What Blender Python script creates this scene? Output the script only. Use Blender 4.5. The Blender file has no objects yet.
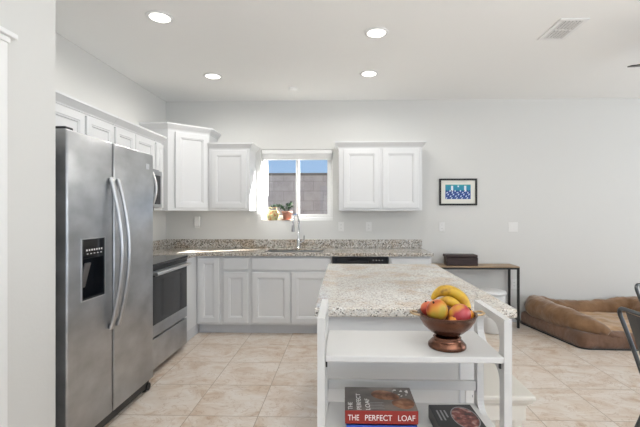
import bpy, bmesh, math, random
from mathutils import Vector, Matrix, noise
random.seed(7)
sc = bpy.context.scene
COL = sc.collection
PI = math.pi

# ------------------------------------------------------------------ camera, world, light
CAM_H, FPX, YAW = 1.33, 387.0, math.radians(1.5)
cam_d = bpy.data.cameras.new('camera')
cam = bpy.data.objects.new('camera', cam_d); COL.objects.link(cam)
cam.location = (0, 0, CAM_H)
cam.rotation_euler = (PI/2, 0, YAW)
cam_d.sensor_width = 36; cam_d.lens = 36*FPX/640
cam_d.shift_x = -(332.87-320)/640
cam_d.clip_start = 0.02
sc.camera = cam

sc.view_settings.view_transform = 'Standard'
sc.view_settings.look = 'None'
sc.view_settings.gamma = 1
sc.view_settings.exposure = 0.05

w = bpy.data.worlds.new('world'); sc.world = w; w.use_nodes = True
nt = w.node_tree; nt.nodes.clear()
wo = nt.nodes.new('ShaderNodeOutputWorld'); bg = nt.nodes.new('ShaderNodeBackground')
tc = nt.nodes.new('ShaderNodeTexCoord'); sp = nt.nodes.new('ShaderNodeSeparateXYZ'); cr = nt.nodes.new('ShaderNodeValToRGB')
nt.links.new(tc.outputs['Generated'], sp.inputs[0]); nt.links.new(sp.outputs['Z'], cr.inputs[0])
cr.color_ramp.elements[0].position = 0.0; cr.color_ramp.elements[0].color = (.42, .62, .88, 1)
cr.color_ramp.elements[1].position = 0.6; cr.color_ramp.elements[1].color = (.13, .32, .75, 1)
nt.links.new(cr.outputs[0], bg.inputs[0]); bg.inputs[1].default_value = 0.95
nt.links.new(bg.outputs[0], wo.inputs[0])

def light(name, kind, loc, direction, energy, color=(1, 1, 1), size=None):
    d = bpy.data.lights.new(name, kind); d.energy = energy; d.color = color
    o = bpy.data.objects.new(name, d); COL.objects.link(o); o.location = loc
    o.rotation_euler = Vector(direction).to_track_quat('-Z', 'Y').to_euler()
    if kind == 'AREA':
        d.shape = 'RECTANGLE'; d.size, d.size_y = size
    return o
sun = light('sun', 'SUN', (3, 9, 6), (-1.15, -.6, -.75), 70.0, (1, .975, .94)); sun.data.angle = math.radians(.6)
# added fill lamps, placed in unseen openings behind the camera and at right
light('rear_fill', 'AREA', (1.6, -3.45, 1.2), (0, 1, .9), 25, (1, 1, .985), (4.6, 2.1))
light('right_fill', 'AREA', (5.45, 1.6, 1.35), (-1, 0, .35), 70, (1, 1, .985), (4.0, 1.9))
light('ceiling_fill', 'AREA', (1.4, -.8, 1.75), (-.1, .2, 1), 85, (.985, 1, 1), (2.2, 1.3))   # added fill lamp behind the camera, aimed up to brighten the ceiling

# ------------------------------------------------------------------ mesh builder
class MB:
    def __init__(s): s.v, s.f, s.sm, s.mi, s.M = [], [], [], [], Matrix.Identity(4)
    def add(s, vs, fs, smooth=False, mi=0):
        n = len(s.v)
        s.v += [s.M @ Vector(v) for v in vs]
        for f in fs: s.f.append([n+i for i in f]); s.sm.append(smooth); s.mi.append(mi)
        return s
    def bm(s, b, smooth=False, mi=0):
        b.verts.index_update()
        s.add([v.co.copy() for v in b.verts], [[v.index for v in f.verts] for f in b.faces], smooth, mi); b.free(); return s
    def box(s, x0, x1, y0, y1, z0, z1, bev=0.0, seg=2, mi=0, rot=None):
        b = bmesh.new(); bmesh.ops.create_cube(b, size=1)
        c = Vector(((x0+x1)/2, (y0+y1)/2, (z0+z1)/2)); d = (abs(x1-x0), abs(y1-y0), abs(z1-z0))
        for v in b.verts: v.co = Vector((v.co.x*d[0], v.co.y*d[1], v.co.z*d[2]))
        if bev > 0:
            bmesh.ops.bevel(b, geom=list(b.edges), offset=min(bev, .49*min(d)), segments=seg, affect='EDGES', profile=.5)
        for v in b.verts:
            if rot is not None: v.co = rot @ v.co
            v.co += c
        bmesh.ops.recalc_face_normals(b, faces=b.faces)
        return s.bm(b, False, mi)
    def prism(s, pts, z0, z1, mi=0, bev=0):
        b = bmesh.new()
        vs = [b.verts.new((p[0], p[1], z0)) for p in pts]
        f = b.faces.new(vs); r = bmesh.ops.extrude_face_region(b, geom=[f])
        for e in r['geom']:
            if isinstance(e, bmesh.types.BMVert): e.co.z = z1
        bmesh.ops.recalc_face_normals(b, faces=b.faces)
        if bev: bmesh.ops.bevel(b, geom=list(b.edges), offset=bev, segments=2, affect='EDGES', profile=.5)
        return s.bm(b, False, mi)
    def tube(s, path, rad, n=12, closed=False, caps=True, mi=0, sx=1.0, up=None):
        P = [Vector(p) for p in path]; m = len(P)
        R = rad if isinstance(rad, (list, tuple)) else [rad]*m
        T = []
        for i in range(m):
            a = P[(i-1) % m] if (closed or i > 0) else P[i]; c = P[(i+1) % m] if (closed or i < m-1) else P[i]
            T.append((c-a).normalized())
        u = Vector(up) if up else (Vector((0, 0, 1)) if abs(T[0].z) < .9 else Vector((1, 0, 0)))
        vs = []
        for i in range(m):
            u = (u - T[i]*u.dot(T[i])).normalized(); w_ = T[i].cross(u)
            for k in range(n):
                a = 2*PI*k/n
                vs.append(P[i] + (u*math.cos(a)*sx + w_*math.sin(a))*R[i])
        fs = []
        for i in range(m if closed else m-1):
            j = (i+1) % m
            for k in range(n): fs.append([i*n+k, j*n+k, j*n+(k+1) % n, i*n+(k+1) % n][::-1])
        s.add(vs, fs, True, mi)
        if caps and not closed:
            s.add(vs[:n], [list(range(n))], False, mi); s.add(vs[-n:], [list(range(n))[::-1]], False, mi)
        return s
    def lathe(s, prof, c=(0, 0, 0), n=32, mi=0, smooth=True, axis=None):
        vs = []; A = axis or Matrix.Identity(3)
        for r, z in prof:
            for k in range(n):
                a = 2*PI*k/n; vs.append(A @ Vector((max(r, 1e-5)*math.cos(a), max(r, 1e-5)*math.sin(a), z)) + Vector(c))
        fs = []
        for i in range(len(prof)-1):
            for k in range(n): fs.append([i*n+k, i*n+(k+1) % n, (i+1)*n+(k+1) % n, (i+1)*n+k])
        s.add(vs, fs, smooth, mi); return s
    def ball(s, c, r, n=24, m=14, fn=None, mi=0):
        vs = []; fs = []
        for i in range(m+1):
            t = PI*i/m
            for k in range(n):
                a = 2*PI*k/n; d = Vector((math.sin(t)*math.cos(a), math.sin(t)*math.sin(a), math.cos(t)))
                p = Vector((d.x*r[0], d.y*r[1], d.z*r[2]))
                if fn: p = fn(d, p)
                vs.append(p+Vector(c))
        for i in range(m):
            for k in range(n): fs.append([i*n+k, (i+1)*n+k, (i+1)*n+(k+1) % n, i*n+(k+1) % n])
        return s.add(vs, fs, True, mi)
    def sweep(s, path, prof, closed_prof=True, caps=True, mi=0):
        """path: xy points; prof: (out, z), out = right-hand side of travel; mitred corners"""
        P = [Vector((p[0], p[1])) for p in path]; m = len(P); k = len(prof); vs = []
        for i in range(m):
            ns = []
            if i > 0: d = (P[i]-P[i-1]).normalized(); ns.append(Vector((d.y, -d.x)))
            if i < m-1: d = (P[i+1]-P[i]).normalized(); ns.append(Vector((d.y, -d.x)))
            nn = ns[0] if len(ns) == 1 else (ns[0]+ns[1])/(1+ns[0].dot(ns[1]))
            for o, z in prof: vs.append((P[i].x+nn.x*o, P[i].y+nn.y*o, z))
        fs = []
        for i in range(m-1):
            for j in range(k if closed_prof else k-1):
                fs.append([i*k+j, i*k+(j+1) % k, (i+1)*k+(j+1) % k, (i+1)*k+j])
        if caps: fs.append(list(range(k))[::-1]); fs.append([(m-1)*k+j for j in range(k)])
        b = bmesh.new(); bv = [b.verts.new(v) for v in vs]
        for f in fs: b.faces.new([bv[i] for i in f])
        bmesh.ops.recalc_face_normals(b, faces=b.faces)
        return s.bm(b, False, mi)
    def door(s, w_, h, t=.02, rail=.055, rec=.013):
        """recessed panel door; local u=x 0..w, v=z 0..h, front towards -y (front face at y=-t)"""
        def ring(i, n): return [(i, -n, i), (w_-i, -n, i), (w_-i, -n, h-i), (i, -n, h-i)]
        rings = [ring(0, 0), ring(0, t-.003), ring(.003, t), ring(rail, t), ring(rail+.004, t-.004), ring(rail+.012, t-.004), ring(rail+.018, t-rec), ring(rail+.019, t-rec)]
        vs = [p for r in rings for p in r]; fs = [[3, 2, 1, 0]]
        fs = [[0, 3, 2, 1]]
        for i in range(len(rings)-1):
            for k in range(4):
                fs.append([i*4+k, i*4+(k+1) % 4, (i+1)*4+(k+1) % 4, (i+1)*4+k])
        q = (len(rings)-1)*4; fs.append([q, q+1, q+2, q+3])
        b = bmesh.new(); bv = [b.verts.new(v) for v in vs]
        for f in fs: b.faces.new([bv[i] for i in f])
        bmesh.ops.recalc_face_normals(b, faces=b.faces)
        return s.bm(b)
    def build(s, name, mat, parent=None, origin=None, keep_local=False):
        me = bpy.data.meshes.new(name)
        root = parent
        while root is not None and root.parent is not None: root = root.parent
        off = Vector((0, 0, 0))
        if parent is not None: off = Vector(root.location) if not keep_local else off
        elif origin is not None: off = Vector(origin)
        me.from_pydata([v-off if not keep_local else v for v in s.v], [], s.f)
        mats = mat if isinstance(mat, (list, tuple)) else [mat]
        for m in mats: me.materials.append(m)
        me.polygons.foreach_set('use_smooth', s.sm); me.polygons.foreach_set('material_index', s.mi)
        me.update()
        o = bpy.data.objects.new(name, me); COL.objects.link(o)
        if parent is not None: o.parent = parent
        else: o.location = origin if origin is not None else (0, 0, 0)
        return o

def tag(o, label, cat, group=None):
    o['label'] = label; o['category'] = cat
    if group: o['group'] = group
    return o
def thing(name, label, cat, loc, group=None, rz=0):
    o = bpy.data.objects.new(name, None); COL.objects.link(o); o.location = loc; o.rotation_euler = (0, 0, rz)
    o.empty_display_size = .1
    return tag(o, label, cat, group)
def struct(name, mb, mat):
    o = mb.build(name, mat); o['kind'] = 'structure'; return o
def copy_tree(o, parent=None):
    c = o.copy(); COL.objects.link(c); c.parent = parent
    for ch in list(o.children): copy_tree(ch, c)
    return c

# ------------------------------------------------------------------ materials
def mat(name, color, rough=.5, metal=0.0, spec=.5, bump=None, vary=None, coat=0.0):
    m = bpy.data.materials.new(name); m.use_nodes = True; nt = m.node_tree; b = nt.nodes['Principled BSDF']
    b.inputs['Base Color'].default_value = (*color, 1); b.inputs['Roughness'].default_value = rough
    b.inputs['Metallic'].default_value = metal; b.inputs['Specular IOR Level'].default_value = spec
    b.inputs['Coat Weight'].default_value = coat
    tc = nt.nodes.new('ShaderNodeTexCoord')
    if vary:   # (scale, amount, (sx,sy,sz))
        mp = nt.nodes.new('ShaderNodeMapping'); mp.inputs['Scale'].default_value = vary[2]
        nz = nt.nodes.new('ShaderNodeTexNoise'); nz.inputs['Scale'].default_value = vary[0]; nz.inputs['Detail'].default_value = 4
        mr = nt.nodes.new('ShaderNodeMapRange'); mr.inputs[1].default_value = .3; mr.inputs[2].default_value = .7
        mr.inputs[3].default_value = 1-vary[1]; mr.inputs[4].default_value = 1+vary[1]
        mx = nt.nodes.new('ShaderNodeMix'); mx.data_type = 'RGBA'; mx.blend_type = 'MULTIPLY'; mx.inputs[0].default_value = 1
        mx.inputs[6].default_value = (*color, 1)
        nt.links.new(tc.outputs['Object'], mp.inputs[0]); nt.links.new(mp.outputs[0], nz.inputs['Vector'])
        nt.links.new(nz.outputs[0], mr.inputs[0]); nt.links.new(mr.outputs[0], mx.inputs[7]); nt.links.new(mx.outputs[2], b.inputs['Base Color'])
    if bump:   # (scale, strength, distance)
        nb = nt.nodes.new('ShaderNodeTexNoise'); nb.inputs['Scale'].default_value = bump[0]; nb.inputs['Detail'].default_value = 3
        bp = nt.nodes.new('ShaderNodeBump'); bp.inputs['Strength'].default_value = bump[1]; bp.inputs['Distance'].default_value = bump[2]
        nt.links.new(tc.outputs['Object'], nb.inputs['Vector']); nt.links.new(nb.outputs[0], bp.inputs['Height']); nt.links.new(bp.outputs[0], b.inputs['Normal'])
    return m
def ramp(nt, stops, interp='LINEAR'):
    r = nt.nodes.new('ShaderNodeValToRGB'); r.color_ramp.interpolation = interp
    e = r.color_ramp.elements
    while len(e) < len(stops): e.new(.5)
    for i, (p, c) in enumerate(stops): e[i].position = p; e[i].color = (*c, 1)
    return r

M = {}
M['wall'] = mat('wall_paint', (.715, .712, .692), .75, spec=.25, bump=(70, .12, .004))
M['ceiling'] = mat('ceiling_paint', (.92, .92, .905), .8, spec=.2, bump=(55, .15, .004))
M['trim'] = mat('white_trim', (.86, .86, .855), .4)
M['cab'] = mat('white_cabinet_paint', (.71, .715, .72), .35)
M['toe'] = mat('toe_kick_paint', (.62, .63, .65), .5)
M['cart'] = mat('cart_paint', (.66, .652, .64), .42, bump=(30, .05, .002))
M['cream'] = mat('cream_paint', (.74, .70, .63), .5)
M['black'] = mat('black_plastic', (.012, .012, .013), .35)
M['gloss_black'] = mat('black_glass', (.010, .011, .014), .08)
M['steel'] = mat('brushed_steel', (.47, .485, .505), .37, 1.0, vary=(5, .16, (1.0, 1.0, 1.6)))
M['steel_dark'] = mat('grey_steel', (.33, .33, .34), .35, 1.0)
M['steel_light'] = mat('bright_steel', (.68, .68, .68), .28, 1.0)
M['steel_handle'] = mat('satin_steel', (.52, .525, .535), .32, 1.0)
M['chrome'] = mat('chrome', (.62, .63, .65), .14, 1.0)
M['frame_black'] = mat('black_metal', (.014, .014, .014), .45)
M['bounce_dark'] = mat('bounce_slab_dark', (.20, .17, .14), .9)  # dark tone for the added slab that cuts outdoor bounce
M['plate'] = mat('outlet_plastic', (.82, .815, .80), .35)
M['slot'] = mat('outlet_slots', (.10, .10, .10), .5)
M['vinyl'] = mat('white_vinyl', (.84, .84, .83), .4)
M['vent_dark'] = mat('vent_shadow', (.04, .04, .04), .6)
M['wood_top'] = mat('oak_top', (.40, .28, .175), .45, vary=(6, .2, (1, 8, 8)))
M['box_wood'] = mat('dark_box', (.030, .014, .012), .45, vary=(10, .3, (1, 1, 4)))
M['bin'] = mat('white_plastic', (.78, .78, .77), .35)
M['gun'] = mat('gunmetal', (.10, .105, .11), .28, .9)
M['bronze'] = mat('fan_blade', (.055, .05, .048), .4)
M['copper'] = mat('hammered_copper', (.165, .078, .052), .25, 1.0, bump=(45, .25, .004), vary=(12, .3, (1, 1, 1)))
M['brass'] = mat('brass_handle', (.55, .40, .24), .3, 1.0)
M['terracotta'] = mat('terracotta', (.40, .20, .14), .75, vary=(25, .25, (1, 1, 1)))
M['soil'] = mat('soil', (.03, .02, .014), .95)
M['leaf'] = mat('dark_leaf', (.030, .075, .025), .45, vary=(30, .5, (1, 1, 1)))
M['paver'] = mat('patio_concrete', (.13, .12, .108), .85, vary=(3, .15, (1, 1, 1)))
M['page'] = mat('book_pages', (.78, .75, .69), .8, vary=(60, .12, (.1, .1, 12)))
M['red'] = mat('red_spine', (.27, .018, .012), .4)
M['blue'] = mat('blue_cover', (.025, .085, .45), .4)
M['ink_white'] = mat('white_ink', (.82, .80, .78), .5)
M['ink_grey'] = mat('grey_ink', (.30, .30, .31), .5)
M['mat_board'] = mat('mat_board', (.80, .79, .72), .8)
M['lens'] = None

def emis(name, col, st):
    m = bpy.data.materials.new(name); m.use_nodes = True; b = m.node_tree.nodes['Principled BSDF']
    b.inputs['Base Color'].default_value = (.9, .9, .88, 1); b.inputs['Emission Color'].default_value = (*col, 1); b.inputs['Emission Strength'].default_value = st
    return m
M['lens'] = emis('lamp_lens', (1, .96, .88), 5.0)

def granite(name, dark, grain):
    m = bpy.data.materials.new(name); m.use_nodes = True; nt = m.node_tree; b = nt.nodes['Principled BSDF']
    b.inputs['Roughness'].default_value = .12; L = nt.links.new
    tc = nt.nodes.new('ShaderNodeTexCoord')
    v1 = nt.nodes.new('ShaderNodeTexVoronoi'); v1.inputs['Scale'].default_value = grain; v1.inputs['Randomness'].default_value = 1
    n1 = nt.nodes.new('ShaderNodeTexNoise'); n1.inputs['Scale'].default_value = grain*.3; n1.inputs['Detail'].default_value = 4; n1.inputs['Roughness'].default_value = .65
    n2 = nt.nodes.new('ShaderNodeTexNoise'); n2.inputs['Scale'].default_value = 5; n2.inputs['Detail'].default_value = 5
    n3 = nt.nodes.new('ShaderNodeTexNoise'); n3.inputs['Scale'].default_value = 70; n3.inputs['Detail'].default_value = 2
    for n in (v1, n1, n2, n3): L(tc.outputs['Object'], n.inputs['Vector'])
    sep = nt.nodes.new('ShaderNodeSeparateColor'); L(v1.outputs['Color'], sep.inputs[0])
    r1 = ramp(nt, [(0, (.05, .048, .045)), (.09*dark, (.20, .18, .16)), (.19*dark, (.42, .37, .32)), (.34*dark, (.60, .55, .49)), (.5, (.77, .745, .695)), (.85, (.61, .595, .565))], 'CONSTANT'); L(sep.outputs[0], r1.inputs[0])
    r2 = ramp(nt, [(.40, (1, 1, 1)), (.50, (.82, .80, .77)), (.58, (.52, .48, .41)), (.66, (.20, .19, .175))]); L(n1.outputs[0], r2.inputs[0])
    mx = nt.nodes.new('ShaderNodeMix'); mx.data_type = 'RGBA'; mx.blend_type = 'MULTIPLY'; mx.inputs[0].default_value = .75*dark
    L(r1.outputs[0], mx.inputs[6]); L(r2.outputs[0], mx.inputs[7])
    r3 = ramp(nt, [(.46, (1, 1, 1)), (.64, (.84, .69, .54))]); L(n2.outputs[0], r3.inputs[0])
    m2 = nt.nodes.new('ShaderNodeMix'); m2.data_type = 'RGBA'; m2.blend_type = 'MULTIPLY'; m2.inputs[0].default_value = .8
    L(mx.outputs[2], m2.inputs[6]); L(r3.outputs[0], m2.inputs[7])
    g = nt.nodes.new('ShaderNodeGamma'); g.inputs[1].default_value = .82; L(m2.outputs[2], g.inputs[0])
    L(g.outputs[0], b.inputs['Base Color'])
    return m
M['granite'] = granite('granite', 1.15, 150)
M['granite_reflect'] = granite('granite_reflect_tint', .38, 190)  # same granite made paler, room reflections put into its colour


def tile_floor():
    m = bpy.data.materials.new('travertine_tile'); m.use_nodes = True; nt = m.node_tree; b = nt.nodes['Principled BSDF']; L = nt.links.new
    tc = nt.nodes.new('ShaderNodeTexCoord'); mp = nt.nodes.new('ShaderNodeMapping')
    mp.inputs['Location'].default_value = (.558+.457*20, -2.522+.457*20, 0); L(tc.outputs['Object'], mp.inputs[0])
    br = nt.nodes.new('ShaderNodeTexBrick'); br.offset = 0; br.squash = 1
    br.inputs['Scale'].default_value = 1; br.inputs['Brick Width'].default_value = .457; br.inputs['Row Height'].default_value = .457
    br.inputs['Mortar Size'].default_value = .0028; br.inputs['Mortar Smooth'].default_value = .2; br.inputs['Bias'].default_value = 0
    br.inputs['Color1'].default_value = (0, 0, 0, 1); br.inputs['Color2'].default_value = (1, 1, 1, 1); br.inputs['Mortar'].default_value = (.5, .5, .5, 1)
    L(mp.outputs[0], br.inputs['Vector'])
    # per-tile shift of the vein pattern
    mul = nt.nodes.new('ShaderNodeVectorMath'); mul.operation = 'SCALE'; mul.inputs[3].default_value = 7.3; L(br.outputs['Color'], mul.inputs[0])
    ad = nt.nodes.new('ShaderNodeVectorMath'); ad.operation = 'ADD'; L(tc.outputs['Object'], ad.inputs[0]); L(mul.outputs[0], ad.inputs[1])
    sc_ = nt.nodes.new('ShaderNodeMapping'); sc_.inputs['Scale'].default_value = (1.3, 1.9, 1); sc_.inputs['Rotation'].default_value = (0, 0, .5); L(ad.outputs[0], sc_.inputs[0])
    n1 = nt.nodes.new('ShaderNodeTexNoise'); n1.inputs['Scale'].default_value = 2.6; n1.inputs['Detail'].default_value = 8; n1.inputs['Roughness'].default_value = .62; n1.inputs['Distortion'].default_value = 1.4
    L(sc_.outputs[0], n1.inputs['Vector'])
    r1 = ramp(nt, [(.28, (.58, .41, .28)), (.40, (.68, .565, .46)), (.52, (.75, .665, .58)), (.64, (.80, .735, .67)), (.78, (.72, .65, .58))]); L(n1.outputs[0], r1.inputs[0])
    n2 = nt.nodes.new('ShaderNodeTexNoise'); n2.inputs['Scale'].default_value = 1.3; n2.inputs['Detail'].default_value = 3; L(ad.outputs[0], n2.inputs['Vector'])
    r2 = ramp(nt, [(.35, (1, .97, .95)), (.6, (1, 1, 1)), (.75, (.95, .86, .76))]); L(n2.outputs[0], r2.inputs[0])
    mx = nt.nodes.new('ShaderNodeMix'); mx.data_type = 'RGBA'; mx.blend_type = 'MULTIPLY'; mx.inputs[0].default_value = .8; L(r1.outputs[0], mx.inputs[6]); L(r2.outputs[0], mx.inputs[7])
    n3 = nt.nodes.new('ShaderNodeTexNoise'); n3.inputs['Scale'].default_value = 3.6; n3.inputs['Detail'].default_value = 5; n3.inputs['Distortion'].default_value = 2.2; L(sc_.outputs[0], n3.inputs['Vector'])
    r3 = ramp(nt, [(.475, (1, 1, 1)), (.495, (.74, .64, .55)), (.515, (1, 1, 1))]); L(n3.outputs[0], r3.inputs[0])
    m3 = nt.nodes.new('ShaderNodeMix'); m3.data_type = 'RGBA'; m3.blend_type = 'MULTIPLY'; m3.inputs[0].default_value = .8; L(mx.outputs[2], m3.inputs[6]); L(r3.outputs[0], m3.inputs[7])
    m4 = nt.nodes.new('ShaderNodeMix'); m4.data_type = 'RGBA'; L(br.outputs['Fac'], m4.inputs[0]); L(m3.outputs[2], m4.inputs[6]); m4.inputs[7].default_value = (.42, .32, .23, 1)
    L(m4.outputs[2], b.inputs['Base Color']); b.inputs['Roughness'].default_value = .36
    bp = nt.nodes.new('ShaderNodeBump'); bp.inputs['Strength'].default_value = .25; bp.inputs['Distance'].default_value = .002; bp.invert = True
    L(br.outputs['Fac'], bp.inputs['Height']); L(bp.outputs[0], b.inputs['Normal'])
    return m
M['tile'] = tile_floor()

def block_wall():
    m = bpy.data.materials.new('concrete_block'); m.use_nodes = True; nt = m.node_tree; b = nt.nodes['Principled BSDF']; L = nt.links.new
    tc = nt.nodes.new('ShaderNodeTexCoord'); mp = nt.nodes.new('ShaderNodeMapping'); mp.inputs['Rotation'].default_value = (PI/2, 0, 0); L(tc.outputs['Object'], mp.inputs[0])
    br = nt.nodes.new('ShaderNodeTexBrick'); br.inputs['Scale'].default_value = 1; br.inputs['Brick Width'].default_value = .41; br.inputs['Row Height'].default_value = .205
    br.inputs['Mortar Size'].default_value = .006; br.inputs['Color1'].default_value = (.40, .365, .345, 1); br.inputs['Color2'].default_value = (.44, .405, .385, 1); br.inputs['Mortar'].default_value = (.31, .285, .27, 1)
    L(mp.outputs[0], br.inputs['Vector'])
    n = nt.nodes.new('ShaderNodeTexNoise'); n.inputs['Scale'].default_value = 6; n.inputs['Detail'].default_value = 6; L(tc.outputs['Object'], n.inputs['Vector'])
    r = ramp(nt, [(.3, (.8, .8, .8)), (.7, (1, 1, 1))]); L(n.outputs[0], r.inputs[0])
    mx = nt.nodes.new('ShaderNodeMix'); mx.data_type = 'RGBA'; mx.blend_type = 'MULTIPLY'; mx.inputs[0].default_value = 1; L(br.outputs['Color'], mx.inputs[6]); L(r.outputs[0], mx.inputs[7])
    L(mx.outputs[2], b.inputs['Base Color']); b.inputs['Roughness'].default_value = .9
    return m
M['block'] = block_wall()

def glass():
    m = bpy.data.materials.new('window_glass'); m.use_nodes = True; nt = m.node_tree; nt.nodes.clear(); L = nt.links.new
    o = nt.nodes.new('ShaderNodeOutputMaterial'); mx = nt.nodes.new('ShaderNodeMixShader'); t = nt.nodes.new('ShaderNodeBsdfTransparent'); g = nt.nodes.new('ShaderNodeBsdfGlossy')
    g.inputs['Roughness'].default_value = .01; t.inputs[0].default_value = (.97, .98, .98, 1)
    lw = nt.nodes.new('ShaderNodeLayerWeight'); pw = nt.nodes.new('ShaderNodeMath'); pw.operation = 'POWER'; pw.inputs[1].default_value = 5
    f = nt.nodes.new('ShaderNodeMath'); f.operation = 'MULTIPLY_ADD'; f.inputs[1].default_value = .9; f.inputs[2].default_value = .04
    L(lw.outputs['Facing'], pw.inputs[0]); L(pw.outputs[0], f.inputs[0]); L(f.outputs[0], mx.inputs[0]); L(t.outputs[0], mx.inputs[1]); L(g.outputs[0], mx.inputs[2]); L(mx.outputs[0], o.inputs[0])
    return m
M['glass'] = glass()

def blend_mat(name, stops, scale, axis=None, rough=.4, detail=3, dist=0, bump=None, sheen=0):
    m = bpy.data.materials.new(name); m.use_nodes = True; nt = m.node_tree; b = nt.nodes['Principled BSDF']; L = nt.links.new
    tc = nt.nodes.new('ShaderNodeTexCoord'); n = nt.nodes.new('ShaderNodeTexNoise'); n.inputs['Scale'].default_value = scale; n.inputs['Detail'].default_value = detail; n.inputs['Distortion'].default_value = dist
    mp = nt.nodes.new('ShaderNodeMapping'); L(tc.outputs['Object'], mp.inputs[0]); L(mp.outputs[0], n.inputs['Vector'])
    if axis: mp.inputs['Scale'].default_value = axis
    r = ramp(nt, stops); L(n.outputs[0], r.inputs[0]); L(r.outputs[0], b.inputs['Base Color']); b.inputs['Roughness'].default_value = rough
    b.inputs['Sheen Weight'].default_value = sheen
    if bump:
        nb = nt.nodes.new('ShaderNodeTexNoise'); nb.inputs['Scale'].default_value = bump[0]; bp = nt.nodes.new('ShaderNodeBump'); bp.inputs['Strength'].default_value = bump[1]; bp.inputs['Distance'].default_value = bump[2]
        L(tc.outputs['Object'], nb.inputs['Vector']); L(nb.outputs[0], bp.inputs['Height']); L(bp.outputs[0], b.inputs['Normal'])
    return m
M['banana'] = blend_mat('banana_skin', [(.30, (.10, .045, .012)), (.38, (.50, .27, .025)), (.5, (.66, .40, .03)), (.7, (.60, .40, .035))], 26, rough=.45)
M['mango_y'] = blend_mat('mango_yellow', [(.36, (.42, .06, .025)), (.45, (.58, .16, .025)), (.55, (.62, .28, .03)), (.66, (.50, .36, .05))], 15, rough=.3, detail=1)
M['mango_r'] = blend_mat('mango_red', [(.36, (.66, .36, .06)), (.46, (.60, .20, .05)), (.54, (.42, .03, .035)), (.66, (.50, .08, .09))], 17, rough=.3, detail=1)
M['peach'] = blend_mat('peach_skin', [(.35, (.65, .22, .08)), (.55, (.60, .09, .05)), (.7, (.45, .04, .04))], 14, rough=.5, detail=1)
M['orange'] = mat('orange_skin', (.70, .25, .02), .45, bump=(180, .3, .001))
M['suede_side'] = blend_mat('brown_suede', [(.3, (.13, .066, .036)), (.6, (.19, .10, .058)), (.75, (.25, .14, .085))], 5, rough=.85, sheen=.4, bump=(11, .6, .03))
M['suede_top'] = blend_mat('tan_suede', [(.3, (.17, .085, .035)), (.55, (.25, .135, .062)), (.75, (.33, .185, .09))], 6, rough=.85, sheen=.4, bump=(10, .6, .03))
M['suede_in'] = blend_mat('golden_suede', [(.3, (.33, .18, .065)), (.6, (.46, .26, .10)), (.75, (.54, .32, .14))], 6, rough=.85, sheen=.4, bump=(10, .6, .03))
M['pot_yellow'] = blend_mat('painted_pot', [(.35, (.50, .20, .08)), (.45, (.52, .42, .18)), (.6, (.58, .52, .30)), (.7, (.28, .34, .14))], 26, rough=.4, detail=1)
M['crust'] = blend_mat('bread_crust', [(.35, (.10, .035, .015)), (.5, (.24, .10, .05)), (.65, (.40, .21, .12))], 24, rough=.5, detail=4)
M['cover_brown'] = blend_mat('brown_cover', [(.3, (.06, .048, .04)), (.55, (.15, .125, .11)), (.75, (.26, .225, .20))], 10, rough=.35, detail=5)
M['plate_photo'] = blend_mat('printed_meat', [(.35, (.03, .015, .014)), (.5, (.20, .05, .04)), (.6, (.36, .20, .17)), (.72, (.55, .50, .48))], 38, rough=.4, detail=4)

# ------------------------------------------------------------------ room
XL, YB, ZC = -2.23, 4.82, 2.74
XR, YF = 5.5, -3.5
YN, XN = 1.915, -1.45        # the near left wall: end and face
struct('floor', MB().box(XL-.1, XR+.1, YF-.1, YB+.1, -.1, 0), M['tile'])
struct('ceiling', MB().box(XL-.1, XR+.1, YF-.1, YB+.1, ZC, ZC+.1), M['ceiling'])
struct('wall_left', MB().box(XL-.1, XL, YF, YB+.14, 0, ZC), M['wall'])
WX0, WX1, WZ0, WZ1, WT = -1.025, -.127, 1.243, 2.132, .14
mb = MB()
mb.box(XL, WX0, YB, YB+WT, 0, ZC).box(WX1, XR+.1, YB, YB+WT, 0, ZC).box(WX0, WX1, YB, YB+WT, 0, WZ0).box(WX0, WX1, YB, YB+WT, WZ1, ZC)
struct('wall_back', mb, M['wall'])
DY0, DY1 = .74, 1.562        # door opening in the near wall
mb = MB().box(XL, XN, DY1, YN, 0, ZC).box(XL, XN, YF, DY0, 0, ZC).box(XL, XN, DY0, DY1, 2.04, ZC)
struct('wall_near', mb, M['wall'])
mb = MB()
mb.box(XR, XR+.1, YF, -.5, 0, ZC).box(XR, XR+.1, 3.7, YB, 0, ZC).box(XR, XR+.1, -.5, 3.7, 0, .35).box(XR, XR+.1, -.5, 3.7, 2.35, ZC)
struct('wall_right', mb, M['wall'])
mb = MB()
mb.box(XL, -.8, YF-.1, YF, 0, ZC).box(4.0, XR, YF-.1, YF, 0, ZC).box(-.8, 4.0, YF-.1, YF, 2.3, ZC)
struct('wall_front', mb, M['wall'])
# baseboards
bp_ = [(0, 0), (.014, 0), (.014, .075), (.006, .09), (0, .09)]
struct('baseboard_back', MB().sweep([(.99, YB), (XR, YB)], bp_), M['trim'])
struct('baseboard_near', MB().sweep([(XN, YF), (XN, DY0-.06)][::-1], [(-a, z) for a, z in bp_]).sweep([(XN, YN-.001), (XN, DY1+.06)], [(-a, z) for a, z in bp_]), M['trim'])
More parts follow.
